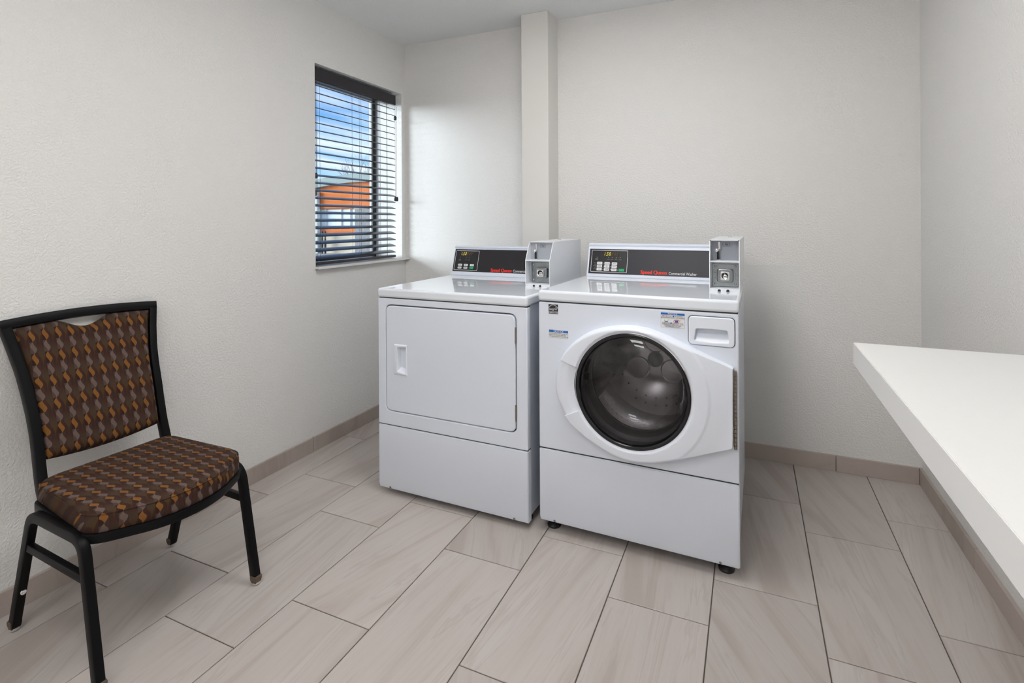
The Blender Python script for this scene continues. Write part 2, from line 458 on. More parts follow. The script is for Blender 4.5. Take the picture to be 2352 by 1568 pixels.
# baseboards cut from the floor tile
def base_run(name, label, horizontal, cuts, fixed, face):
    root = bpy.data.objects.new(name, None); COL.objects.link(root); tag(root, label, 'baseboard', kind='structure')
    for a, b in zip(cuts, cuts[1:]):
        L = abs(b - a) - .003
        bm = bmesh.new(); bx(bm, -L / 2, L / 2, -.006, .006, 0, .0745)
        bmesh.ops.bevel(bm, geom=bm.edges[:], offset=.001, segments=1, affect='EDGES')
        mid = (a + b) / 2
        if horizontal: link('tile', mesh(bm), M_base, root, (mid, fixed, 0))
        else: link('tile', mesh(bm), M_base, root, (fixed, mid, 0), (0, 0, PI / 2))
    return root
base_run('baseboard_left', 'taupe tile baseboard along the window wall', False, [0, -.195, -.80, -1.41, -2.02, -2.63, -3.24, -3.85, RY], .006, 1)
base_run('baseboard_back', 'taupe tile baseboard along the back wall behind the machines', True, [.012, .30, .914], -.006, 1)
base_run('baseboard_back', 'taupe tile baseboard along the back wall right of the washer', True, [1.08, 1.25, 1.86, 2.47, RW - .012], -.006, 1)
base_run('baseboard_right', 'taupe tile baseboard along the right wall under the counter', False, [0, -.616, -1.225, -1.835, -2.445, -3.05, -3.66, RY], RW - .006, 1)

# window: sill, frame, glass
win = bpy.data.objects.new('window_1', None); COL.objects.link(win)
tag(win, 'narrow window with dark frame in the left wall near the corner', 'window', kind='structure')
FX = -.232
for nm, m, ins, w_, d0, d1 in (('frame', M_alum, 0.0, .020, -.02, .018), ('glazing_bead', M_bead, .020, .009, -.012, .014)):
    a, b, c, d = WY0 + ins, WY1 - ins, WZ0 + .017 + ins, WZ1 - ins
    me = plate([[(a, c), (b, c), (b, d), (a, d)], [(a + w_, c + w_), (b - w_, c + w_), (b - w_, d - w_), (a + w_, d - w_)]], d1 - d0, .001, 1, d1)
    link(nm, me, m, win, (FX, 0, 0), (PI / 2, 0, PI / 2))
box('pane', M_pane, win, FX - .003, FX + .003, WY0 + .035, WY1 - .035, WZ0 + .05, WZ1 - .035)
bm = bmesh.new(); prism(bm, [(WY0 - .006, .005), (-.004, .005), (-.004, .018), (WY0 - .006, .018)], -.19, .034)
for v in bm.verts: v.co.z += WZ0 - .001
bmesh.ops.bevel(bm, geom=bm.edges[:], offset=.0015, segments=2, affect='EDGES')
sill = link('window_sill', mesh(bm, 'axis'), M_sill, win)

# ------------------------------------------------------------------ ceiling lights (unseen; added and placed to light the room)
for lx, ly, lab, lm in ((1.55, -1.35, 'unseen added ceiling light panel nearest the machines', M_lamp),
                        (1.45, -2.8, 'unseen added ceiling light panel in the middle of the room', M_lamp),
                        (1.45, -4.1, 'unseen added ceiling light panel nearest the front wall', M_lamp)):
    cl_ = thing('added_ceiling_light', lab, 'light', (lx, ly, RH), 0, 'unseen added ceiling lights')
    link('frame', plate([rrect(-.33, .33, -.33, .33, .01, 2), rrect(-.30, .30, -.30, .30, .005, 2)], .012, .002, 1, 0), M_white, cl_)
    box('diffuser', lm, cl_, -.30, .30, -.30, .30, -.050, -.0125)  # diffuser dropped below its frame so the sides brighten the ceiling

# ------------------------------------------------------------------ folding counter
ct = thing('folding_counter', 'white laminate folding counter jutting from the right wall', 'counter', (2.355, -1.19, .86))
CW = RW - 2.355
bm = bmesh.new()      # slab with a turned-down front and end edge, one seamless skin
bmesh.ops.delete(bm, geom=bx(bm, 0, CW, -2.3, 0, -.057, 0), context='VERTS')
q = [(0, 0, 0), (0, 0, -.057), (.02, -.02, -.057), (.02, -.02, -.018)]
L1 = [bm.verts.new((CW, y, z)) for x, y, z in q]; L2 = [bm.verts.new(p) for p in q]; L3 = [bm.verts.new((x, -2.3, z)) for x, y, z in q]; back = [bm.verts.new((CW, -2.3, z)) for z in (0, -.018)]
for A, B in ((L1, L2), (L2, L3)):
    for i in range(3): bm.faces.new((A[i], A[i + 1], B[i + 1], B[i]))
bm.faces.new((L1[0], L2[0], L3[0], back[0])); bm.faces.new((L1[3], L2[3], L3[3], back[1]))
bm.faces.new((L1[0], L1[1], L1[2], L1[3], back[1], back[0])); bm.faces.new((L3[0], L3[1], L3[2], L3[3], back[1], back[0]))
bmesh.ops.bevel(bm, geom=[e for e in bm.edges if all(v.co.z > -.001 for v in e.verts) and (all(v.co.x < .001 for v in e.verts) or all(v.co.y > -.001 for v in e.verts))], offset=.0014, segments=2, affect='EDGES')
link('counter_top', mesh(bm, 30), M_count, ct)
box('wall_cleat', M_count, ct, RW - 2.355 - .03, RW - 2.355, -2.29, -.0205, -.057, -.0185, .0008, 1)

# ------------------------------------------------------------------ window blind
bl = thing('window_blind', 'dark espresso horizontal slat blind hanging in the window', 'blind', (0, 0, 0))
box('valance', M_blind, bl, -.034, -.018, -.766, -.076, 1.949, 2.013, .003, 2)
box('head_rail', M_blind, bl, -.096, -.037, -.766, -.076, 1.962, 2.016, .002, 1)
for y in (-.60, -.35, -.12): box('valance_clip', M_pane, bl, -.040, -.0165, y - .006, y + .006, 2.0125, 2.0165)
SX, SY0, SY1, TILT = -.046, -.762, -.078, R(16)
def slat_mesh():
    bm = bmesh.new(); n = 6; w_ = .05; prof = []
    for i in range(n + 1):
        q = -w_ / 2 + w_ * i / n; prof.append((q, .0018 * (1 - (2 * q / w_) ** 2) + .0017))
    for i in range(n, -1, -1):
        q = -w_ / 2 + w_ * i / n; prof.append((q, .0018 * (1 - (2 * q / w_) ** 2) - .0017))
    a = [bm.verts.new((q, SY0, z)) for q, z in prof]; b = [bm.verts.new((q, SY1, z)) for q, z in prof]
    bm.faces.new(a); bm.faces.new(b[::-1])
    for i in range(len(prof)): j = (i + 1) % len(prof); bm.faces.new((a[i], b[i], b[j], a[j]))
    return mesh(bm, 30)
sm = slat_mesh()
for k in range(24):
    link('slat', sm, M_blind, bl, (SX, 0, 1.928 - k * .0403), (0, TILT, 0))
box('bottom_rail', M_blind, bl, SX - .026, SX + .026, SY0, SY1, .962, .978, .005, 3)
for y in (-.735, -.715, -.69, -.415, -.37, -.165, -.135):
    bm = bmesh.new()
    for x in ((SX - .027, SX + .027) if y in (-.735, -.415, -.165) else (SX,)): tube(bm, [(x, y, .968), (x, y, 1.96)], .0008, 5)
    link('ladder_cord', mesh(bm, 60), M_cord, bl)
for y, zt_, x in ((-.752, 1.450, -.010), (-.758, 1.357, -.010), (-.092, 1.352, -.012), (-.077, 1.352, -.012), (-.092, 1.876, -.012)):
    bm = bmesh.new(); tube(bm, [(x, y, 1.94), (x, y, zt_)], .0009, 5); o = link('pull_cord', mesh(bm, 60), M_cord, bl)
    bm = bmesh.new(); lathe(bm, [(0, .016), (.004, .014), (.009, .004), (.009, -.008), (.006, -.015), (0, -.016)], 12)
    link('tassel', mesh(bm, 50), M_blind, o, (x, y, zt_ - .012))

# ------------------------------------------------------------------ laundry machines
CL, CA = .163, R(17)         # console slope length and lean
def console(root, u0, u1, v0, z0, back):
    ca, sa = math.cos(CA), math.sin(CA)
    def P(s, o): return (v0 + s * sa - o * ca, z0 + s * ca + o * sa)     # along slope s, outward o
    prof = [P(0, 0), P(.006, .002), P(CL * .88, .002), P(CL * .91, -.002), P(CL * .945, .005), P(CL * .975, .006), P(CL, .002), (P(CL, 0)[0] + .03, P(CL, 0)[1] + .001), (back, P(CL, 0)[1] - .015), (back, z0)]
    bm = bmesh.new(); prism(bm, prof, u0, u1)
    bmesh.ops.bevel(bm, geom=bm.edges[:], offset=.0016, segments=2, affect='EDGES')
    return link('console', mesh(bm, 35), M_enamel, root)
def buttons(pn, rows, w_, h_):
    for x, y, m, s in rows:
        b = link('button', plate([rrect(-w_ / 2, w_ / 2, -h_ / 2, h_ / 2, .0025, 4)], .0016, .0004, 1, .0016), m, pn, (x, y, 0))
        if s: text(b, s, h_ * (.30 if '\n' in s else .46), 0, 0, M_ltxt, 'lettering', .006, align='CENTER', z=.0018, sx=min(1.0, 5.2 / max(len(q) for q in s.split('\n'))))
SEG = {'1': 'bc', '5': 'afgcd', '0': 'abcdef', '8': 'abcdefg'}
def digit(parent, ch, x, y, h, m, z):
    w_ = h * .46; tk = h * .12; bm = bmesh.new(); sh = .16
    R_ = {'a': (0, w_, h - tk, h), 'd': (0, w_, 0, tk), 'g': (0, w_, h / 2 - tk / 2, h / 2 + tk / 2), 'f': (0, tk, h / 2, h), 'b': (w_ - tk, w_, h / 2, h), 'e': (0, tk, 0, h / 2), 'c': (w_ - tk, w_, 0, h / 2)}
    for s in SEG[ch]:
        a, b, c, d = R_[s]; g = h * .02
        v = bx(bm, a + g, b - g, c + g, d - g, 0, .0002)
    for v in bm.verts: v.co.x += v.co.y * sh
    return link('digit', mesh(bm), m, parent, (x, y, z))
def coin_box(root, u0, u1, v0, v1, z0, z1, zs, slant):
    """coin meter: hollow front with slanted upper opening; parts are sub-parts of the case"""
    w_ = u1 - u0; T = .003; d = .055
    bm = bmesh.new()
    prof = [(v0, z0), (v0, zs), (v0 + slant, z1), (v1, z1), (v1, z0)]
    for a, b in ((u0, u0 + T), (u1 - T, u1)): prism(bm, prof, a, b)
    bx(bm, u0 + T, u1 - T, v0 + slant, v1, z1 - T, z1)                # top
    bx(bm, u0 + T, u1 - T, v0 + .001, v1, z0, z0 + .012)              # bottom
    bx(bm, u0 + T, u1 - T, v0 + .0005, v0 + d, zs - .002, zs + .002)  # shelf
    bx(bm, u0 + T, u1 - T, v0 + d, v1, z0 + .012, z1 - T)             # body behind the recesses
    cb = link('coin_box', mesh(bm), M_coin, root)
    cu = (u0 + u1) / 2; vb = v0 + d
    box('recess_panel', M_coing, cb, u0 + T, u1 - T, vb - .002, vb - .0003, zs + .002, z1 - T)
    pl = (u0 + .007, u1 - .007, z0 + .014, zs - .012)
    box('vault_plate', M_zinc, cb, pl[0], pl[1], vb - .005, vb - .0005, pl[2], pl[3], .001, 1)
    for sx in (pl[0] + .010, pl[1] - .010):
        for sz in (pl[2] + .010, pl[3] - .008): disc('screw', M_zinc, cb, .0045, .003, (sx, vb - .005, sz), FR, 14, .001)
        bm = bmesh.new()
        for q in range(4): bx(bm, sx - .0022, sx + .0022, vb - .0058, vb - .005, pl[2] + .032 + q * .006, pl[2] + .0345 + q * .006)
        link('slot_marks', mesh(bm), M_coing, cb)
    lz = (pl[2] + pl[3]) / 2 - .001
    link('lock_bezel', plate([rrect(-.029, .029, -.026, .026, .012, 6)], .012, .004, 3, .012), M_zinc, cb, (cu, vb - .005, lz), FR)
    link('lock_ring', plate([rrect(-.0165, .0165, -.0165, .0165, .006, 6), circ(0, .001, .0115, 24)], .010, .002, 2, .010), M_chrome, cb, (cu, vb - .017, lz), FR)
    disc('lock_core', M_gloss, cb, .0115, .004, (cu, vb - .017, lz + .001), FR, 24)
    disc('key_face', M_chrome, cb, .0075, .002, (cu + .001, vb - .0212, lz - .003), FR, 20)
    box('key_slot', M_rubber, cb, cu - .005, cu + .007, vb - .0237, vb - .0231, lz - .004, lz - .002)
    for sx in (cu - .018, cu + .012): disc('cam_hole', M_rubber, cb, .0055, .0005, (sx, v0 + .0007, z0 + .0035), FR, 16)
    # coin slide: collar, post, pivot and lever
    lx = cu - .024
    disc('collar', M_chrome, cb, .010, .004, (lx, vb - .018, zs + .002), (0, 0, 0), 20)
    bm = bmesh.new(); tube(bm, [(lx, vb - .018, zs + .004), (lx, vb - .018, zs + .036)], .0045, 12); link('coin_post', mesh(bm, 50), M_gloss, cb)
    disc('pivot', M_chrome, cb, .0075, .008, (lx - .005, vb - .014, zs + .040), FR, 20, .002)
    bm = bmesh.new(); sweep(bm, [(lx - .002, vb - .018, zs + .043), (lx + .006, vb - .018, zs + .046), (lx + .003, vb - .018, zs + .072)], (0, 1, 0), .004, .007); link('lever', mesh(bm, 40), M_chrome, cb)
    hx = [(-.0145, 0), (-.0105, .0068), (.0105, .0068), (.0145, 0), (.0105, -.0068), (-.0105, -.0068)]
    bd = link('coin_badge', plate([hx, [(x * .93, y * .88) for x, y in hx]], .0006, 0, 0, .0006), M_ltxt, cb, (cu + .004, vb - .002, zs + .062), FR)
    text(bd, '25¢', .0085, 0, 0, M_ltxt, 'lettering', .03, align='CENTER')
    disc('top_lock', M_chrome, cb, .008, .005, (cu + .004, v0 + (v1 - v0) * .62, z1), (0, 0, 0), 18)
    disc('corner_rivet', M_rubber, cb, .0018, .0006, (u0 + .003, v0 + slant - .0002, z1 - .002), FR, 10)
    disc('corner_rivet', M_rubber, cb, .0018, .0006, (u1 - .003, v0 + slant - .0002, z1 - .002), FR, 10)
    return cb
def lower_panel(root, w_, z0, z1):
    bm = bmesh.new()
    prism(bm, [(0, z1), (0, z0 + .019), (.007, z0), (.034, z0), (.034, z1)], 0, w_)
    bmesh.ops.bevel(bm, geom=bm.edges[:], offset=.003, segments=2, affect='EDGES')
    p = link('lower_panel', mesh(bm, 25), M_enamel, root)
    for u in (.060, w_ - .061):
        disc('screw', M_zinc, p, .0045, .003, (u, .0040, z0 + .0095), (PI / 2 + R(20), 0, 0), 14, .001)
    return p
def feet(root, w_, d, z0, v1=.045):
    for u in (.038, w_ - .045):
        for v in (v1, d - .05):
            bm = bmesh.new(); lathe(bm, [(0, 0), (.026, 0), (.027, .006), (.017, .016), (0, .017)], 24)
            f = link('foot', mesh(bm, 40), M_rubber, root, (u, v, 0))
            bm = bmesh.new(); lathe(bm, [(0, .015), (.006, .015), (.006, z0 + .03), (0, z0 + .03)], 12); link('stem', mesh(bm, 40), M_zinc, f)
            bm = bmesh.new(); lathe(bm, [(0, .018), (.010, .018), (.010, .025), (0, .025)], 6); link('nut', mesh(bm, 30), M_zinc, f)
def frame_line(pn, x0, x1, y0, y1):
    return link('display_border', plate([rrect(x0, x1, y0, y1, .004), rrect(x0 + .0017, x1 - .0017, y0 + .0017, y1 - .0017, .0025)], .0004, 0, 0, .0004), M_wtxt, pn, (0, 0, .0))
def display(pn, x0, x1, yc, n0):
    d = link('display', plate([[(x0, yc - .011), (x1, yc - .011), (x1, yc + .011), (x0, yc + .011)]], .0006, 0, 0, .0006), M_disp, pn)
    h = .0155; st = (x1 - x0 - .006) / 6.4
    for i, ch in enumerate('150'): digit(d, ch, x0 + .008 + i * st - (.004 if i == 0 else 0), yc - h / 2, h, M_seg, .0012)
    box('decimal_point', M_seg, d, x0 + .008 + st * .78, x0 + .008 + st * .78 + .0022, yc - h / 2, yc - h / 2 + .0022, .0006, .0013)
    for i in range(3, 6): digit(d, '8', x0 + .008 + i * st, yc - h / 2, h, M_seg0, .0009)
    return d

# ---- dryer
dw, dz0, dzs, dzl, dzt, dd = .7205, .025, .306, .860, .901, .72
dr = thing('dryer', 'white coin-operated dryer with a flat square door, left of the washer', 'dryer', (.5917, -.9883, 0), -.0118)
box('cabinet', M_side, dr, .006, dw - .006, .034, dd, dz0 + .012, dzl, .004, 2)
me = plate([rrect(0, dw, dzs + .002, dzl - .002, .006, 3), rrect(.0405, .6735, .368, .8315, .030, 6)], .03, .004, 3, 0)
fp = link('front_panel', me, M_enamel, dr, (0, 0, 0), FR)
hx0, hx1, hz0, hz1 = .088, .157, .531, .663
me = plate([rrect(.0440, .6690, .3715, .8265, .027, 6), [(hx0 + .006, hz0 + .006), (hx1 - .002, hz0 + .006), (hx1 - .002, hz1 - .006), (hx0 + .006, hz1 - .006)]], .03, .004, 3, .001)
do = link('door', me, M_enamel, dr, (0, 0, 0), FR)
link('gap_shade_seal', plate([rrect(.030, .684, .358, .842, .03, 6), rrect(.060, .655, .386, .812, .02, 6)], .004, 0, 0, -.0302), M_rubber, dr, (0, 0, 0), FR)  # seal ring added in black to put shade into the door gap
# recessed pull
bm = bmesh.new()
out = [(hx0, hz0), (hx1, hz0), (hx1, hz1), (hx0, hz1)]
lip = [(hx0 + .004, hz0 + .004), (hx1 - .003, hz0 + .004), (hx1 - .003, hz1 - .004), (hx0 + .004, hz1 - .004)]
inn = [(hx0 + .019, hz0 + .014), (hx1 - .004, hz0 + .006), (hx1 - .004, hz1 - .008), (hx0 + .019, hz1 - .012)]
flo = [(hx0 + .023, hz0 + .030), (hx1 - .018, hz0 + .024), (hx1 - .018, hz1 - .026), (hx0 + .023, hz1 - .022)]
loops = [(out, .0012), (lip, .0062), (inn, .0056), (flo, -.016)]
rg = [[bm.verts.new((x, y, z)) for x, y in l] for l, z in loops]
for a, b in zip(rg, rg[1:]):
    for i in range(4): bm.faces.new((a[i], a[(i + 1) % 4], b[(i + 1) % 4], b[i]))
bm.faces.new(rg[-1])
bmesh.ops.bevel(bm, geom=[e for e in bm.edges if e.calc_length() < .13 and all(v not in rg[0] for v in e.verts)], offset=.0008, segments=2, affect='EDGES')
link('handle', mesh(bm, 40), M_plastic, do)
for za, zb in ((.7157, .7798), (.4142, .4786)):
    bm = bmesh.new()
    for i in range(5):
        q = za + (zb - za) * i / 5; tube(bm, [(.6712, q + .0005, .001), (.6712, q + (zb - za) / 5 - .0005, .001)], .0032, 10)
    link('hinge', mesh(bm, 50), M_hinge, do)
lower_panel(dr, dw, dz0, dzs - .002)
for z in (dzs, dzl): box('seam', M_seamshade, dr, .003, dw - .003, .006, .0335, z - .003, z + .0025)  # dark strips behind the gaps, their shade painted in
feet(dr, dw, dd, dz0, .085)
box('lid', M_lid, dr, -.002, dw + .002, -.004, dd - .002, dzl + .0015, dzt, .010, 4)
dv0 = .588
console(dr, 0.0, .585, dv0, dzt, .70)
pn = link('control_panel', plate([[(.006, .0205), (.58, .0205), (.58, .144), (.006, .144)]], .002, .0003, 1, .0032), M_black, dr, (0, dv0, dzt), (PI / 2 - CA, 0, 0))
pn['label'] = 'black dryer control panel with red lettering'
frame_line(pn, .013, .1585, .0275, .1360).location.z = .0032
display(pn, .040, .122, .1185, 3).location.z = .0032
o = text(pn, 'Speed Queen', .0255, .2412, .0330, M_red, 'brand_lettering', .040, .0, z=.0035, sx=.885)
o = text(pn, 'Commercial Dryer', .0190, .372, .0320, M_wtxt, 'model_lettering', 0, .0, z=.0035, sx=.80)
rows = []
for i, x in enumerate((.050, .0865, .1235)):
    rows.append((x, .0562, M_btn, ('HIGH', 'MED', 'LOW')[i])); rows.append((x - .001, .0412, M_green if i == 2 else M_btn, ('DELICATE', 'NO HEAT', '')[i]))
buttons(pn, rows, .0235, .0112)
for c in pn.children:
    if c.name.startswith('button'): c.location.z = .0032
for x, y, s in ((.043, .084, 'INSERT\nCOINS'), (.082, .084, 'DRY'), (.099, .084, 'COOL')):
    text(pn, s, .0045, x, y, M_gtxt, 'small_print', .0, align='CENTER', z=.0035)
    disc('indicator', M_wtxt, pn, .0011, .0003, (x + .003, y + .014, .0033), n=10)
for x, y, m, s in rows: disc('indicator', M_wtxt, pn, .0010, .0003, (x - .0155, y, .0033), n=10)
coin_box(dr, .5823, .7004, .288, .715, dzt - .0005, 1.098, 1.0165, .045)

# ---- washer
ww, wz0, wzs, wzl, wzt, wd = .7153, .040, .3205, .8834, .9258, .72
wa = thing('washer', 'white coin-operated front-load washer with a round glass door, beside the counter', 'washer', (1.3502, -.9727, 0), -.0197)
bm = bmesh.new()
A_ = (.006, ww - .006, .034, wd, wz0 + .012, wzl)
bx(bm, *A_)
bmesh.ops.delete(bm, geom=[f for f in bm.faces if all(abs(v.co.y - .034) < 1e-5 for v in f.verts)], context='FACES')
bmesh.ops.solidify(bm, geom=bm.faces[:], thickness=.0015)
link('cabinet', mesh(bm), M_side, wa)
CU, CZ = .364, .591
DX0, DX1, DZ0, DZ1 = .5570, .7025, .7705, .8660
me = plate([rrect(0, ww, wzs + .003, wzl - .0025, .006, 3), circ(CU, CZ, .200, 96)[::-1], rrect(DX0 - .002, DX1 + .002, DZ0 - .002, DZ1 + .002, .017, 6)], .03, .004, 3, 0)
link('front_panel', me, M_enamel, wa, (0, 0, 0), FR)
# soap drawer
rx0, rx1, rz0, rz1 = .5785, .6835, .785, .8245
rec = [(v.x, v.y) for v in fillet([(rx0 - .003, rz0, 0), ((rx0 + rx1) / 2, rz0 - .003, 0), (rx1 + .002, rz0, 0), (rx1 - .003, rz1, 0), ((rx0 + rx1) / 2, rz1 + .002, 0), (rx0 + .002, rz1, 0)], .005, 4, True)]
me = plate([rrect(DX0, DX1, DZ0, DZ1, .015, 6), rec], .03, .003, 3, .004)
sd = link('soap_drawer', me, M_plastic, wa, (0, 0, 0), FR)
bm = bmesh.new()
prof = [(rz0 - .004, .0015), (rz0 + .012, -.012), (rz0 + .024, -.024), (rz1 + .003, -.026), (rz1 + .003, -.030), (rz0 - .006, -.030), (rz0 - .006, .001)]
a = [bm.verts.new((rx0 - .006, y, z)) for y, z in prof]; b = [bm.verts.new((rx1 + .006, y, z)) for y, z in prof]
bm.faces.new(a); bm.faces.new(b[::-1])
for i in range(len(prof)): j = (i + 1) % len(prof); bm.faces.new((a[i], b[i], b[j], a[j]))
link('pull_recess', mesh(bm, 30), M_plastic, sd)
lower_panel(wa, ww, wz0, wzs - .002)
for z in (wzs + .0005, wzl - .0005): box('seam', M_seamshade, wa, .003, ww - .003, .006, .0335, z - .003, z + .0025)  # same painted shade behind the washer's panel gaps
feet(wa, ww, wd, wz0, .056)
box('lid', M_lid, wa, -.002, ww + .002, -.004, wd - .002, wzl + .0015, wzt, .010, 4)
wv0 = .535
console(wa, .018, .608, wv0, wzt, .70)
pn = link('control_panel', plate([[(.0262, .0145), (.606, .0145), (.606, .1350), (.0262, .1350)]], .002, .0003, 1, .0032), M_blackw, wa, (0, wv0, wzt), (PI / 2 - CA, 0, 0))
pn['label'] = 'charcoal washer control panel with red lettering'
kp = link('keypad_plate', plate([rrect(.0365, .2125, .0225, .1285, .004)], .0004, 0, 0, .0036), M_black, pn)
frame_line(pn, .0365, .2125, .0225, .1285).location.z = .0033
display(pn, .0905, .172, .1105, 3).location.z = .0035
text(pn, 'Speed Queen', .0245, .2765, .0285, M_red, 'brand_lettering', .040, .0, z=.0035, sx=.885)
text(pn, 'Commercial Washer', .0180, .4025, .0265, M_wtxt, 'model_lettering', 0, .0, z=.0035, sx=.80)
rows = []
names = (('LIGHT', 'MEDIUM', 'HEAVY'), ('NORMAL', 'PERM\nPRESS', 'DELICATES'), ('HOT', 'WARM', 'COLD'))
for r_ in range(3):
    for c_ in range(3): rows.append((.0798 + .0359 * c_ - .0004 * r_, .0652 - .0148 * r_ - .0004 * c_, M_btn, names[r_][c_]))
rows.append((.1864, .0342, M_green, ''))
buttons(pn, rows, .0255, .0122)
for c in pn.children:
    if c.name.startswith('button'): c.location.z = .0035
for x, y, m, s in rows: disc('indicator', M_wtxt, pn, .0013, .0003, (x - .0175, y, .0037), n=10)
for y in (.058, .0432): box('rule_line', M_gtxt, pn, .052, .143, y - .0004, y + .0004, .0036, .0039)
for y, s in ((.066, 'SOIL'), (.0512, 'CYCLE'), (.0366, 'TEMP')): text(pn, s, .0045, .0545, y, M_gtxt, 'small_print', align='CENTER', z=.0039)
for x, s in ((.063, 'INSERT\nCOINS'), (.1195, 'WASH'), (.138, 'RINSE'), (.157, 'SPIN'), (.177, 'LOCK')):
    text(pn, s, .0050, x, .0835, M_gtxt, 'small_print', align='CENTER', z=.0039)
    disc('indicator', M_wtxt, pn, .0013, .0003, (x + .001, .0940, .0037), n=10)
coin_box(wa, .6055, .7115, .2095, .715, wzt - .0005, 1.117, 1.0370, .012)

# door: cover shell, glass, ring, hinge
k_ = .9863
app = [(.0634, .5660), (.0680, .620), (.0950, .6809), (.1275, .7240), (.1688, .7591), (.2100, .7830), (.2568, .7995), (.3050, .8095), (.3550, .8135), (.4096, .8090), (.4500, .7990), (.4828, .7883), (.5538, .7600), (.6227, .7310), (.6960, .7010), (.6978, .6952), (.6970, .5700), (.6966, .4388), (.6940, .4350), (.6273, .4087), (.5243, .3664), (.4700, .3480), (.4199, .3357), (.3750, .3300), (.3294, .3317), (.2850, .3420), (.2389, .3611), (.1850, .3880), (.1404, .4180), (.1130, .4440), (.0935, .4744), (.0710, .5200)]
outl = [((.7855 + (x - .7855) * k_) - CU, (1.19 + (y - 1.19) * k_) - CZ) for x, y in app]
def crom(P, n=6):
    out = []; m_ = len(P)
    for i in range(m_):
        p0, p1, p2, p3 = (P[(i + k) % m_] for k in (-1, 0, 1, 2))
        for q in range(n):
            u = q / n
            out.append(tuple(.5 * ((2 * p1[k]) + (-p0[k] + p2[k]) * u + (2 * p0[k] - 5 * p1[k] + 4 * p2[k] - p3[k]) * u * u + (-p0[k] + 3 * p1[k] - 3 * p2[k] + p3[k]) * u ** 3) for k in (0, 1)))
    return out
outl = crom(outl)
HN = 360
def ray_R(th):
    c, s = math.cos(th), math.sin(th); best = .3
    for (x1, y1), (x2, y2) in zip(outl, outl[1:] + outl[:1]):
        dx, dy = x2 - x1, y2 - y1; den = c * dy - s * dx
        if abs(den) < 1e-12: continue
        r = (x1 * dy - y1 * dx) / den; q = (x1 * s - y1 * c) / den
        if r > 0 and -1e-6 <= q <= 1 + 1e-6: best = r
    return best
RS = [ray_R(2 * PI * i / HN) for i in range(HN)]
for _ in range(5):
    RS = [RS[i] if (abs(math.sin(2 * PI * i / HN)) < .75 and math.cos(2 * PI * i / HN) > .4) else (RS[i - 1] + 2 * RS[i] + RS[(i + 1) % HN]) / 4 for i in range(HN)]
RI = .2045
def sstep(a, b, x):
    q = min(max((x - a) / (b - a), 0), 1); return q * q * (3 - 2 * q)
GA, GB = R(162), R(206)          # hand grip sector
def cover_h(r, Rr, th):
    d = Rr - r
    h = .029 + .008 * sstep(RI, RI + .010, r)
    h -= (.004 * sstep(.256, .270, r) + .007 * sstep(.268, .33, r)) if math.cos(th) > .15 else .006 * sstep(.235, .30, r)
    e = .012 + .026 * math.sqrt(max(0, 1 - (1 - min(d / .016, 1)) ** 2))
    h = min(h, e)
    if GA < th < GB: h = min(h, e - .004) - .005 - .010 * sstep(.245, .212, r)
    return h
angs = sorted([2 * PI * i / HN for i in range(HN)] + [GA - .0012, GA + .0012, GB - .0012, GB + .0012])
HM = len(angs)
def RSa(th):
    q = th / (2 * PI) * HN; i = int(q) % HN; f = q - int(q); return RS[i] * (1 - f) + RS[(i + 1) % HN] * f
bm = bmesh.new(); rings = []
ra = [.2045, .2045, .2065, .2090, .2120, .2160, .2220, .2300, .2400, .2480, .2545, .2570, .2595, .2620, .2645, .2670, .2700]
tf = [.15, .35, .52, .66, .76, .84, .90, .94, .965, .985, 1, 1]
for j in range(len(ra) + len(tf)):
    ring = []
    for th in angs:
        Rr = RSa(th); grip = GA < th < GB
        ri = RI + (.010 * math.sin(PI * (th - GA) / (GB - GA)) ** .5 if grip else 0)
        k = min(1, (Rr - .022 - ri) / (.27 - RI))
        r = ri + (ra[j] - RI) * k if j < len(ra) else (ri + (.27 - RI) * k) * (1 - tf[j - len(ra)]) + Rr * tf[j - len(ra)]
        h = cover_h(r, Rr, th)
        if j == 0: h = -.004
        if j == len(ra) + len(tf) - 1: h = -.0005
        ring.append(bm.verts.new((r * math.cos(th), r * math.sin(th), h)))
    rings.append(ring)
for a, b in zip(rings, rings[1:]):
    for i in range(HM): bm.faces.new((a[i], a[(i + 1) % HM], b[(i + 1) % HM], b[i]))
door = link('door', mesh(bm, 32), M_plastic, wa, (CU, 0, CZ), FR)
door['label'] = 'round glass porthole door in a wide white surround'
bm = bmesh.new(); lathe(bm, [(.2045, -.004), (.2045, .029), (.2015, .0325), (.1960, .0335), (.1915, .0300), (.1905, -.004)], 128, True); link('glass_ring', mesh(bm, 50), M_gloss, door)
bm = bmesh.new(); lathe(bm, [(.2052, .024), (.2062, .0310), (.2038, .0325), (.2030, .024)], 128, True); link('chrome_trim', mesh(bm, 60), M_chrome, door)
gprof = [(.1905, .026), (.18, .034), (.15, .043), (.10, .050), (.05, .0535), (0, .0545)]
bm = bmesh.new(); lathe(bm, gprof, 96); link('glass', mesh(bm, 60), M_port, door)
bm = bmesh.new(); lathe(bm, [(.190, .010), (.176, -.012), (.168, -.05), (.160, -.085), (.142, -.102), (.10, -.112), (0, -.116)], 96); link('glass_bowl', mesh(bm, 60), M_port, door)
bm = bmesh.new()
lathe(bm, [(.1985, -.003), (.1985, -.032), (.186, -.040), (.196, -.060), (.182, -.085), (.190, -.120), (.26, -.122)], 96); link('gasket', mesh(bm, 50), M_rubber, door)
hb = bmesh.new()
for i in range(19):
    q = -.1500 + i * .01345; tube(hb, [(.3400, q, .011), (.3400, q + .0118, .011)], .0048, 8)
bx(hb, .3350, .3445, -.1505, .1055, -.001, .0095)
link('hinge', mesh(hb, 50), M_hinge, door)
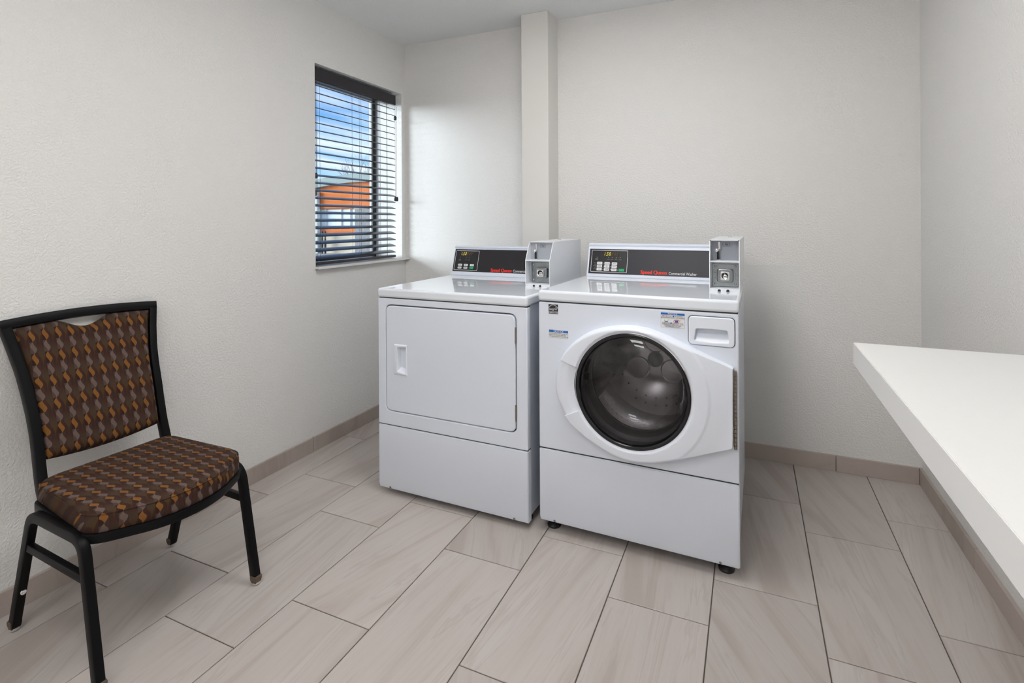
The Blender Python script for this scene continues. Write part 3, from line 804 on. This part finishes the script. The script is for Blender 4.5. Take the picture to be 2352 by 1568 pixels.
# drum behind the glass
bm = bmesh.new()
lathe(bm, [(.186, -.118), (.248, -.125), (.248, -.40), (.238, -.425), (.150, -.440), (.120, -.425), (.060, -.425), (0, -.430)], 96)
drum = link('drum', mesh(bm, 50), M_drum, wa, (CU, 0, CZ), FR)
for kq in range(3):
    a0 = R(200 + 120 * kq); bm = bmesh.new(); rr = []
    for z in (-.14, -.26, -.39):
        w_ = .055 + (.01 if z == -.26 else 0); hgt = .075 if z == -.26 else .055
        rr.append([bm.verts.new((.2475 - dq, yq, z)) for yq, dq in ((-w_, 0), (-w_ * .45, hgt * .75), (-w_ * .15, hgt), (w_ * .15, hgt), (w_ * .45, hgt * .75), (w_, 0))])
    for a, b in zip(rr, rr[1:]):
        for i in range(5): bm.faces.new((a[i], a[i + 1], b[i + 1], b[i]))
    bm.faces.new(rr[0][::-1]); bm.faces.new(rr[-1])
    bmesh.ops.rotate(bm, verts=bm.verts[:], cent=(0, 0, 0), matrix=Matrix.Rotation(a0, 3, 'Z'))
    link('lifter', mesh(bm, 40), M_lift, drum)
bm = bmesh.new()
for i in range(60):
    for j in range(9):
        th = 2 * PI * (i + .5 * (j % 2)) / 60; z = -.145 - j * .029; c, s = math.cos(th), math.sin(th)
        vs = [bm.verts.new((.2472 * c - s * .0028 * math.cos(q), .2472 * s + c * .0028 * math.cos(q), z + .0028 * math.sin(q))) for q in (0, PI / 3, 2 * PI / 3, PI, 4 * PI / 3, 5 * PI / 3)]
        bm.faces.new(vs)
for rad, n_ in ((.17, 24), (.20, 28)):
    for i in range(n_):
        th = 2 * PI * i / n_; zb = -.440 + (rad - .15) / .088 * .015 + .0012
        bm.faces.new([bm.verts.new((rad * math.cos(th) + .0035 * math.cos(q), rad * math.sin(th) + .0035 * math.sin(q), zb)) for q in [k * PI / 4 for k in range(8)]])
for kq in range(3):
    a0 = R(90 + 120 * kq); lob = [(math.cos(a0) * (.085 + .052 * math.cos(q)) - math.sin(a0) * .050 * math.sin(q), math.sin(a0) * (.085 + .052 * math.cos(q)) + math.cos(a0) * .050 * math.sin(q)) for q in [2 * PI * i / 40 for i in range(40)]]
    link('embossed_lobe', plate([lob], .014, .006, 3, -.416), M_drum, drum)
bmh = bmesh.new(); lathe(bmh, [(.034, -.43), (.030, -.41), (.018, -.402), (0, -.400)], 32); link('hub', mesh(bmh, 50), M_lift, drum)
pf = link('perforations', mesh(bm), M_hole, drum); pf['kind'] = 'stuff'
# stickers
def sticker(name, label, x0, x1, z0, z1, m=M_paper, border=True):
    s = link(name, plate([[(x0, z0), (x1, z0), (x1, z1), (x0, z1)]], .0006, 0, 0, .0006), m, wa, (0, 0, 0), FR); s['label'] = label
    if border: link('border', plate([[(x0, z0), (x1, z0), (x1, z1), (x0, z1)], [(x0 + .0005, z0 + .0005), (x1 - .0005, z0 + .0005), (x1 - .0005, z1 - .0005), (x0 + .0005, z1 - .0005)]], .0002, 0, 0, .0008), M_gtxt, s)
    return s
es = sticker('efficiency_sticker', 'small black square star-logo sticker', .0412, .0800, .8383, .8742, M_ltxt, False)
box('strip', M_purple, es, .0412, .0800, .8383, .8470, .0006, .0008)
box('strip_line', M_wtxt, es, .0412, .0800, .8472, .8478, .0006, .0009)
text(es, 'ENERGY STAR', .0068, .0606, .8427, M_wtxt, 'lettering', .01, align='CENTER', z=.0010, sx=.90)
arc = []
for sgn, rr_ in ((1, .0205), (-1, .0190)):
    rng = range(0, 17) if sgn > 0 else range(16, -1, -1)
    arc += [(.0606 + rr_ * math.cos(R(24 + 132 * q / 16)), .8520 + rr_ * math.sin(R(24 + 132 * q / 16))) for q in rng]
link('arc', plate([arc], .0003, 0, 0, .0010), M_wtxt, es)
text(es, 'energy', .0115, .0425, .8560, M_wtxt, 'script', .004, .35, z=.0010, sx=.72)
star = [(.0715 + (.0058 if i % 2 == 0 else .0036) * math.cos(R(95 + 36 * i)), .8580 + (.0058 if i % 2 == 0 else .0036) * math.sin(R(95 + 36 * i))) for i in range(10)]
star2 = [(.0715 + (x - .0715) * .72, .8580 + (y - .8580) * .72) for x, y in star]
link('star', plate([star, star2], .0003, 0, 0, .0010), M_wtxt, es)
n1 = sticker('notice_sticker', 'small notice sticker with blue header left of the door', .0430, .1205, .7480, .7773)
box('header', M_blue, n1, .0430, .1205, .7685, .7773, .0006, .0009)
text(n1, 'NOTICE', .0095, .0818, .7729, M_wtxt, 'lettering', .01, align='CENTER', z=.0011, sx=1.15)
for i, s in enumerate(('DOOR LOCK LIGHT must go out', 'before attempting to open door.', 'To open, push door in then pull out.')):
    text(n1, s, .0056, .0450, .7642 - i * .0053, M_ltxt, 'small_print', 0, z=.0009, sx=.92)
n2 = sticker('notice_sticker', 'larger notice sticker with blue header beside the soap drawer', .4636, .5440, .8203, .8714)
box('header', M_blue, n2, .4636, .5440, .8642, .8714, .0006, .0009)
text(n2, 'NOTICE', .0080, .5038, .8678, M_wtxt, 'lettering', .015, align='CENTER', z=.0011, sx=1.1)
text(n2, 'HIGH EFFICIENCY      DETERGENT IS', .0048, .5038, .8600, M_ltxt, 'small_print', 0, align='CENTER', z=.0009, sx=.92)
text(n2, 'H', .0052, .4702, .8600, M_redp, 'red_initial', .02, z=.0011); text(n2, 'E', .0052, .4818, .8600, M_redp, 'red_initial', .02, z=.0011)
text(n2, 'RECOMMENDED FOR BEST PERFORMANCE', .0045, .5038, .8548, M_ltxt, 'small_print', 0, align='CENTER', z=.0009, sx=.92)
for x, y in ((.5065, .8600), (.4985, .8362)): disc('detergent_mark', M_blue, n2, .0027, .0003, (x, y, .0007), n=16)
box('divider', M_gtxt, n2, .4640, .5436, .8517, .8520, .0006, .0009)
cup = [(.476, .8473), (.477, .8398), (.4875, .8398), (.4885, .8473), (.4878, .8473), (.4868, .8405), (.4777, .8405), (.4767, .8473)]
link('cup_icon', plate([cup], .0003, 0, 0, .0009), M_ltxt, n2); box('cup_fill', M_blue, n2, .4772, .4870, .8401, .8428, .0006, .0009)
box('cup_handle', M_ltxt, n2, .4885, .498, .8465, .8470, .0006, .0009); box('cup_handle', M_ltxt, n2, .522, .531, .8465, .8470, .0006, .0009)
link('cup_icon', plate([[(.5105, .8470), (.5115, .8390), (.5215, .8390), (.5225, .8470)]], .0003, 0, 0, .0009), M_blue, n2)
link('ban_ring', plate([[(.5165 + .0100 * math.cos(q), .8430 + .0064 * math.sin(q)) for q in [2 * PI * i / 40 for i in range(40)]], [(.5165 + .0091 * math.cos(q), .8430 + .0055 * math.sin(q)) for q in [2 * PI * i / 40 for i in range(40)]]], .0003, 0, 0, .0011), M_redp, n2)
link('ban_bar', plate([[(.5095, .8472), (.5103, .8478), (.5236, .8388), (.5228, .8382)]], .0003, 0, 0, .0011), M_redp, n2)
for i, s in enumerate(('IF USING NON      DETERGENT, AVOID', 'OVERSUDSING BY USING ONLY 1/2 THE', 'DETERGENT MANUFACTURERS', 'RECOMMENDED AMOUNT')):
    text(n2, s, .0045, .5038, .8362 - i * .0042, M_ltxt, 'small_print', 0, align='CENTER', z=.0009, sx=.90)

# ------------------------------------------------------------------ banquet chair
ch = thing('banquet_chair', 'black metal banquet chair with brown and orange leaf-patterned seat and back', 'chair', (.345, -1.807, 0), -.0474)
F0, R0, F1, R1, HW, ZT, ZS = .242, .222, .170, .105, .2155, .370, .272
def post_a(z):
    return interp(z, [(.36, -.150), (.43, -.178), (.49, -.196), (.55, -.211), (.61, -.228), (.67, -.250), (.74, -.275), (.81, -.299), (.885, -.322)])
def post_b(z): return interp(z, [(.36, .172), (.43, .171), (.50, .169), (.56, .169), (.62, .171), (.68, .174), (.74, .179), (.81, .190), (.885, .2035)])
def interp(z, tab):
    if z <= tab[0][0]: return tab[0][1]
    for (z0, a0), (z1, a1) in zip(tab, tab[1:]):
        if z <= z1: return a0 + (a1 - a0) * (z - z0) / (z1 - z0)
    return tab[-1][1]
for s in (1, -1):
    path = fillet([(F0, s * HW, .018), (F1, s * HW, ZT), (-R1, s * HW, ZT), (-R0, s * HW, .018)], .055, 8)
    n_ = len(path)
    # split the inverted U at the middle: one front leg, one rear leg
    mid = [Vector(((F1 - R1) / 2, s * HW, ZT))]
    fr_pts = path[:10] + mid; re_pts = mid + path[10:]
    for pts in (fr_pts, re_pts):
        bm = bmesh.new(); sweep(bm, pts, (0, 1, 0), .022, .027); link('leg', mesh(bm, 40), M_frame, ch)
    q = ZS / ZT; fa, ra = F0 + (F1 - F0) * q, -R0 + (-R1 + R0) * q
    bm = bmesh.new(); sweep(bm, [(ra, s * HW, ZS), (fa, s * HW, ZS)], (0, 1, 0), .016, .022); link('stretcher', mesh(bm, 40), M_frame, ch)
    for a in (F0 + .001, -R0 - .001):
        bm = bmesh.new(); lathe(bm, [(0, .008), (.014, .008), (.018, .018), (.019, .030), (.015, .033), (0, .033)], 4)
        bmesh.ops.rotate(bm, verts=bm.verts[:], cent=(0, 0, 0), matrix=Matrix.Rotation(PI / 4, 3, 'Z'))
        bmesh.ops.bevel(bm, geom=bm.edges[:], offset=.0015, segments=2, affect='EDGES')
        g = link('glide', mesh(bm, 40), M_glide, ch, (a, s * HW, 0))
        bm = bmesh.new(); lathe(bm, [(0, 0), (.008, .001), (.0125, .006), (.013, .012), (0, .012)], 20); link('glide_nail', mesh(bm, 50), M_chrome, g)
_q = .13 / ZT
disc('leg_rivet', M_chrome, ch, .007, .002, (-R0 + (-R1 + R0) * _q + .0145, -HW, .13), (0, PI / 2 - R(17), 0), 16, .0005)
# seat rail
PB = .183
rail = fillet([(-.168, -PB, 0), (.174, -.210, 0), (.272, -.06, 0), (.272, .065, 0), (.182, .207, 0), (-.168, PB, 0)], [.025, .09, .25, .25, .09, .025], 8, True)
bm = bmesh.new(); sweep(bm, [(p.x, p.y, .366) for p in rail], (0, 0, 1), .026, .022, True); link('seat_rail', mesh(bm, 40), M_frame, ch)
# cushion
cen = Vector((.03, 0, 0))
lv = [(.374, .970), (.382, .995), (.395, 1.0), (.414, .998), (.426, .985), (.434, .955), (.440, .90), (.443, .80), (.445, .6), (.446, .3)]
bm = bmesh.new(); rings = []
base = fillet([(-.178, -.186, 0), (.178, -.216, 0), (.278, -.07, 0), (.278, .075, 0), (.188, .212, 0), (-.178, .188, 0)], [.04, .085, .25, .25, .085, .04], 10, True)
for z, sc in lv: rings.append([bm.verts.new(((p.x - .03) * sc + .03, p.y * sc, z)) for p in base])
for a, b in zip(rings, rings[1:]):
    for i in range(len(a)): bm.faces.new((a[i], a[(i + 1) % len(a)], b[(i + 1) % len(a)], b[i]))
bm.faces.new(rings[0][::-1]); bm.faces.new(rings[-1])
seat = link('seat_cushion', mesh(bm, 60), M_fseat, ch)
ring0 = [Vector(((p.x - .03) * .985 + .03, p.y * .985, .4265)) for p in base]
bm = bmesh.new()
tube(bm, [ring0[i % len(ring0)] for i in range(len(ring0) + 1)], .0022, 6); link('welt', mesh(bm, 60), M_fseat, seat)
# back frame: two posts and the top rail
for s in (1, -1):
    pts = [(post_a(.40) + .095, s * post_b(.4), .362), (post_a(.40) + .040, s * post_b(.4), .364), (post_a(.40) + .012, s * post_b(.4), .376)] + [(post_a(z), s * post_b(z), z) for z in [.400 + .0205 * i for i in range(24)]]
    bm = bmesh.new(); sweep(bm, pts, (0, 1, 0), .024, .030); link('back_post', mesh(bm, 40), M_frame, ch)
bm = bmesh.new()
pts = []
for i in range(17):
    PT = post_b(.885) + .012; b_ = -PT + 2 * PT * i / 16; q = 1 - (b_ / PT) ** 2
    pts.append((-.322 - .010 * q, b_, .881 + .010 * q))
sweep(bm, pts, (-.30, 0, 1), .030, .026); link('top_rail', mesh(bm, 40), M_frame, ch)
# back pad
NB, NZ = 28, 34
def pad(front):
    g = []
    for j in range(NZ + 1):
        row = []
        for i in range(NB + 1):
            bn = -1 + 2 * i / NB; b_ = bn * (.19 - .0125)
            zt = .868 + .008 * (1 - bn * bn) - (.031 * math.cos(PI * b_ / .150) ** 1.5 if abs(b_) < .075 else 0)
            zb = .482 - .012 * (1 - bn * bn)
            q = j / NZ; z = zb + (zt - zb) * q
            ed = min(1, min(q, 1 - q) / .07) ; eb = min(1, (1 - abs(bn)) / .10)
            puff = (1 - (1 - ed) ** 2) * (1 - (1 - eb) ** 2)
            bow = -.012 * (1 - bn * bn) * max(0, (z - .45) / .43)
            b_ = bn * (post_b(z) - .0125)
            a = post_a(z) + bow + ((.004 + .020 * puff) if front else (-.004 - .006 * puff))
            row.append((a, b_, z))
        g.append(row)
    return g
bm = bmesh.new(); G = []
for fr_ in (True, False): G.append([[bm.verts.new(p) for p in row] for row in pad(fr_)])
for gi, g in enumerate(G):
    for j in range(NZ):
        for i in range(NB): bm.faces.new((g[j][i], g[j][i + 1], g[j + 1][i + 1], g[j + 1][i]))
edge = lambda g: [g[0][i] for i in range(NB + 1)] + [g[j][NB] for j in range(1, NZ + 1)] + [g[NZ][i] for i in range(NB - 1, -1, -1)] + [g[j][0] for j in range(NZ - 1, 0, -1)]
e0, e1 = edge(G[0]), edge(G[1])
for i in range(len(e0)): j = (i + 1) % len(e0); bm.faces.new((e0[i], e0[j], e1[j], e1[i]))
link('back_cushion', mesh(bm, 60), M_fback, ch)

# ------------------------------------------------------------------ outside the window
M_pave = speck(mat('pavement', (.50, .47, .43), .9), 1.5, .6, .7)
M_orange = speck(mat('orange stucco', (.78, .20, .04), .85), 2.5, .5, .8)
M_roofm = speck(mat('grey green roof', (.36, .42, .38), .7), 4, .6, .8)
M_cream = speck(mat('cream stucco', (.74, .63, .46), .85), 2, .4, .85)
M_shop = speck(mat('pale shop panel', (.80, .88, .84), .3), 2, .4, .9)
M_stone = speck(mat('grey stacked stone', (.46, .43, .40), .9), 9, 1.0, .35)
M_mull = mat('mullion white', (.72, .74, .74), .5)
M_bark = mat('bare bark', (.30, .22, .15), .9)
M_dark = mat('dark green metal', (.03, .035, .035), .6)
gd = box('outdoor_pavement', M_pave, None, -160, -.26, -90, 140, -1.1, -.9)
tag(gd, 'pale pavement outside the window', 'pavement', kind='structure')
bd = thing('building', 'orange stucco building with arched grey roof seen through the blind', 'building', (-25, 23.6, -.9), R(-78))
bd.scale = (1, 1.07, 1)
def arch(y): return 4.80 - .028 * (y - 3.6) ** 2
ys = [.1 + 7.0 * i / 24 for i in range(25)]
UP = (PI / 2, 0, PI / 2)
link('upper_wall', plate([[(.1, 3.02), (7.1, 3.02)] + [(y, arch(y) + .05) for y in ys[::-1]]], 5, 0, 0, 0), M_orange, bd, (0, 0, 0), UP)
yr = [-.9 + 9.0 * i / 30 for i in range(31)]
link('roof', plate([[(y, arch(y) - .01) for y in yr] + [(y, arch(y) + .54) for y in yr[::-1]]], 6.4, 0, 0, .35), M_roofm, bd, (0, 0, 0), UP)
box('side_wing', M_shop, bd, -5, .25, -2.6, .09, 0, 4.15)
box('base_wall', M_cream, bd, -4.9, -.35, .1, 7.1, 0, 3.01)
box('apron_wall', M_orange, bd, -.34, -.05, .12, 2.66, 1.28, 1.74)
box('plinth', M_cream, bd, -.34, .05, .12, 2.66, 0, 1.27)
for a, b in ((.12, .42), (.48, 1.48), (1.54, 2.10), (2.16, 2.66)):
    box('shop_window', M_shop, bd, -.34, -.2, a, b, 1.78, 2.98)
for y in (.45, 1.51, 2.13): box('mullion', M_mull, bd, -.34, -.12, y - .03, y + .03, 1.76, 3.0)
box('stone_pier', M_stone, bd, -.34, .3, 2.70, 5.6, 0, 3.0)
box('pier_cap', M_cream, bd, -.34, .38, 2.68, 5.7, 3.012, 3.08)
for dx, lab in ((.60, 'left one'), (.83, 'right one')):
    e_ = Vector((math.sin(R(78)), math.cos(R(78)), 0)); n_ = Vector((math.cos(R(78)), -math.sin(R(78)), 0))
    p = thing('outdoor_planter', 'tall dark planter in front of the orange building, ' + lab, 'planter', Vector((-25, 23.6, -.9)) + e_ * dx + n_ * .5)
    bm = bmesh.new(); lathe(bm, [(0, 0), (.06, 0), (.08, .75), (.06, .85), (.05, 1.05), (.075, 1.3), (.05, 1.5), (0, 1.55)], 14); link('planter_body', mesh(bm, 40), M_dark, p)
tr = thing('bare_tree', 'leafless tree standing behind the orange building', 'tree', (-42, 47.0, -.9))
bmT = bmesh.new(); bmB = bmesh.new()
def grow(bm_, p, d, L, r, lev):
    q = p + d * L; tube(bm_, [p, p + d * L * .5 + Vector((random.uniform(-.04, .04), random.uniform(-.04, .04), 0)) * L, q], r, 5, r * .6)
    if lev == 0: return
    for _ in range(3 if lev > 1 else 4):
        nd = (d + Vector((random.uniform(-.6, .6), random.uniform(-.6, .6), random.uniform(.0, .5)))).normalized()
        grow(bmB, p + d * L * random.uniform(.55, 1.0), nd, L * random.uniform(.58, .76), r * .55, lev - 1)
grow(bmT, Vector((0, 0, 0)), Vector((0, 0, 1)), 5.4, .14, 4)
link('trunk', mesh(bmT, 60), M_bark, tr); link('branches', mesh(bmB, 60), M_bark, tr)['kind'] = 'stuff'
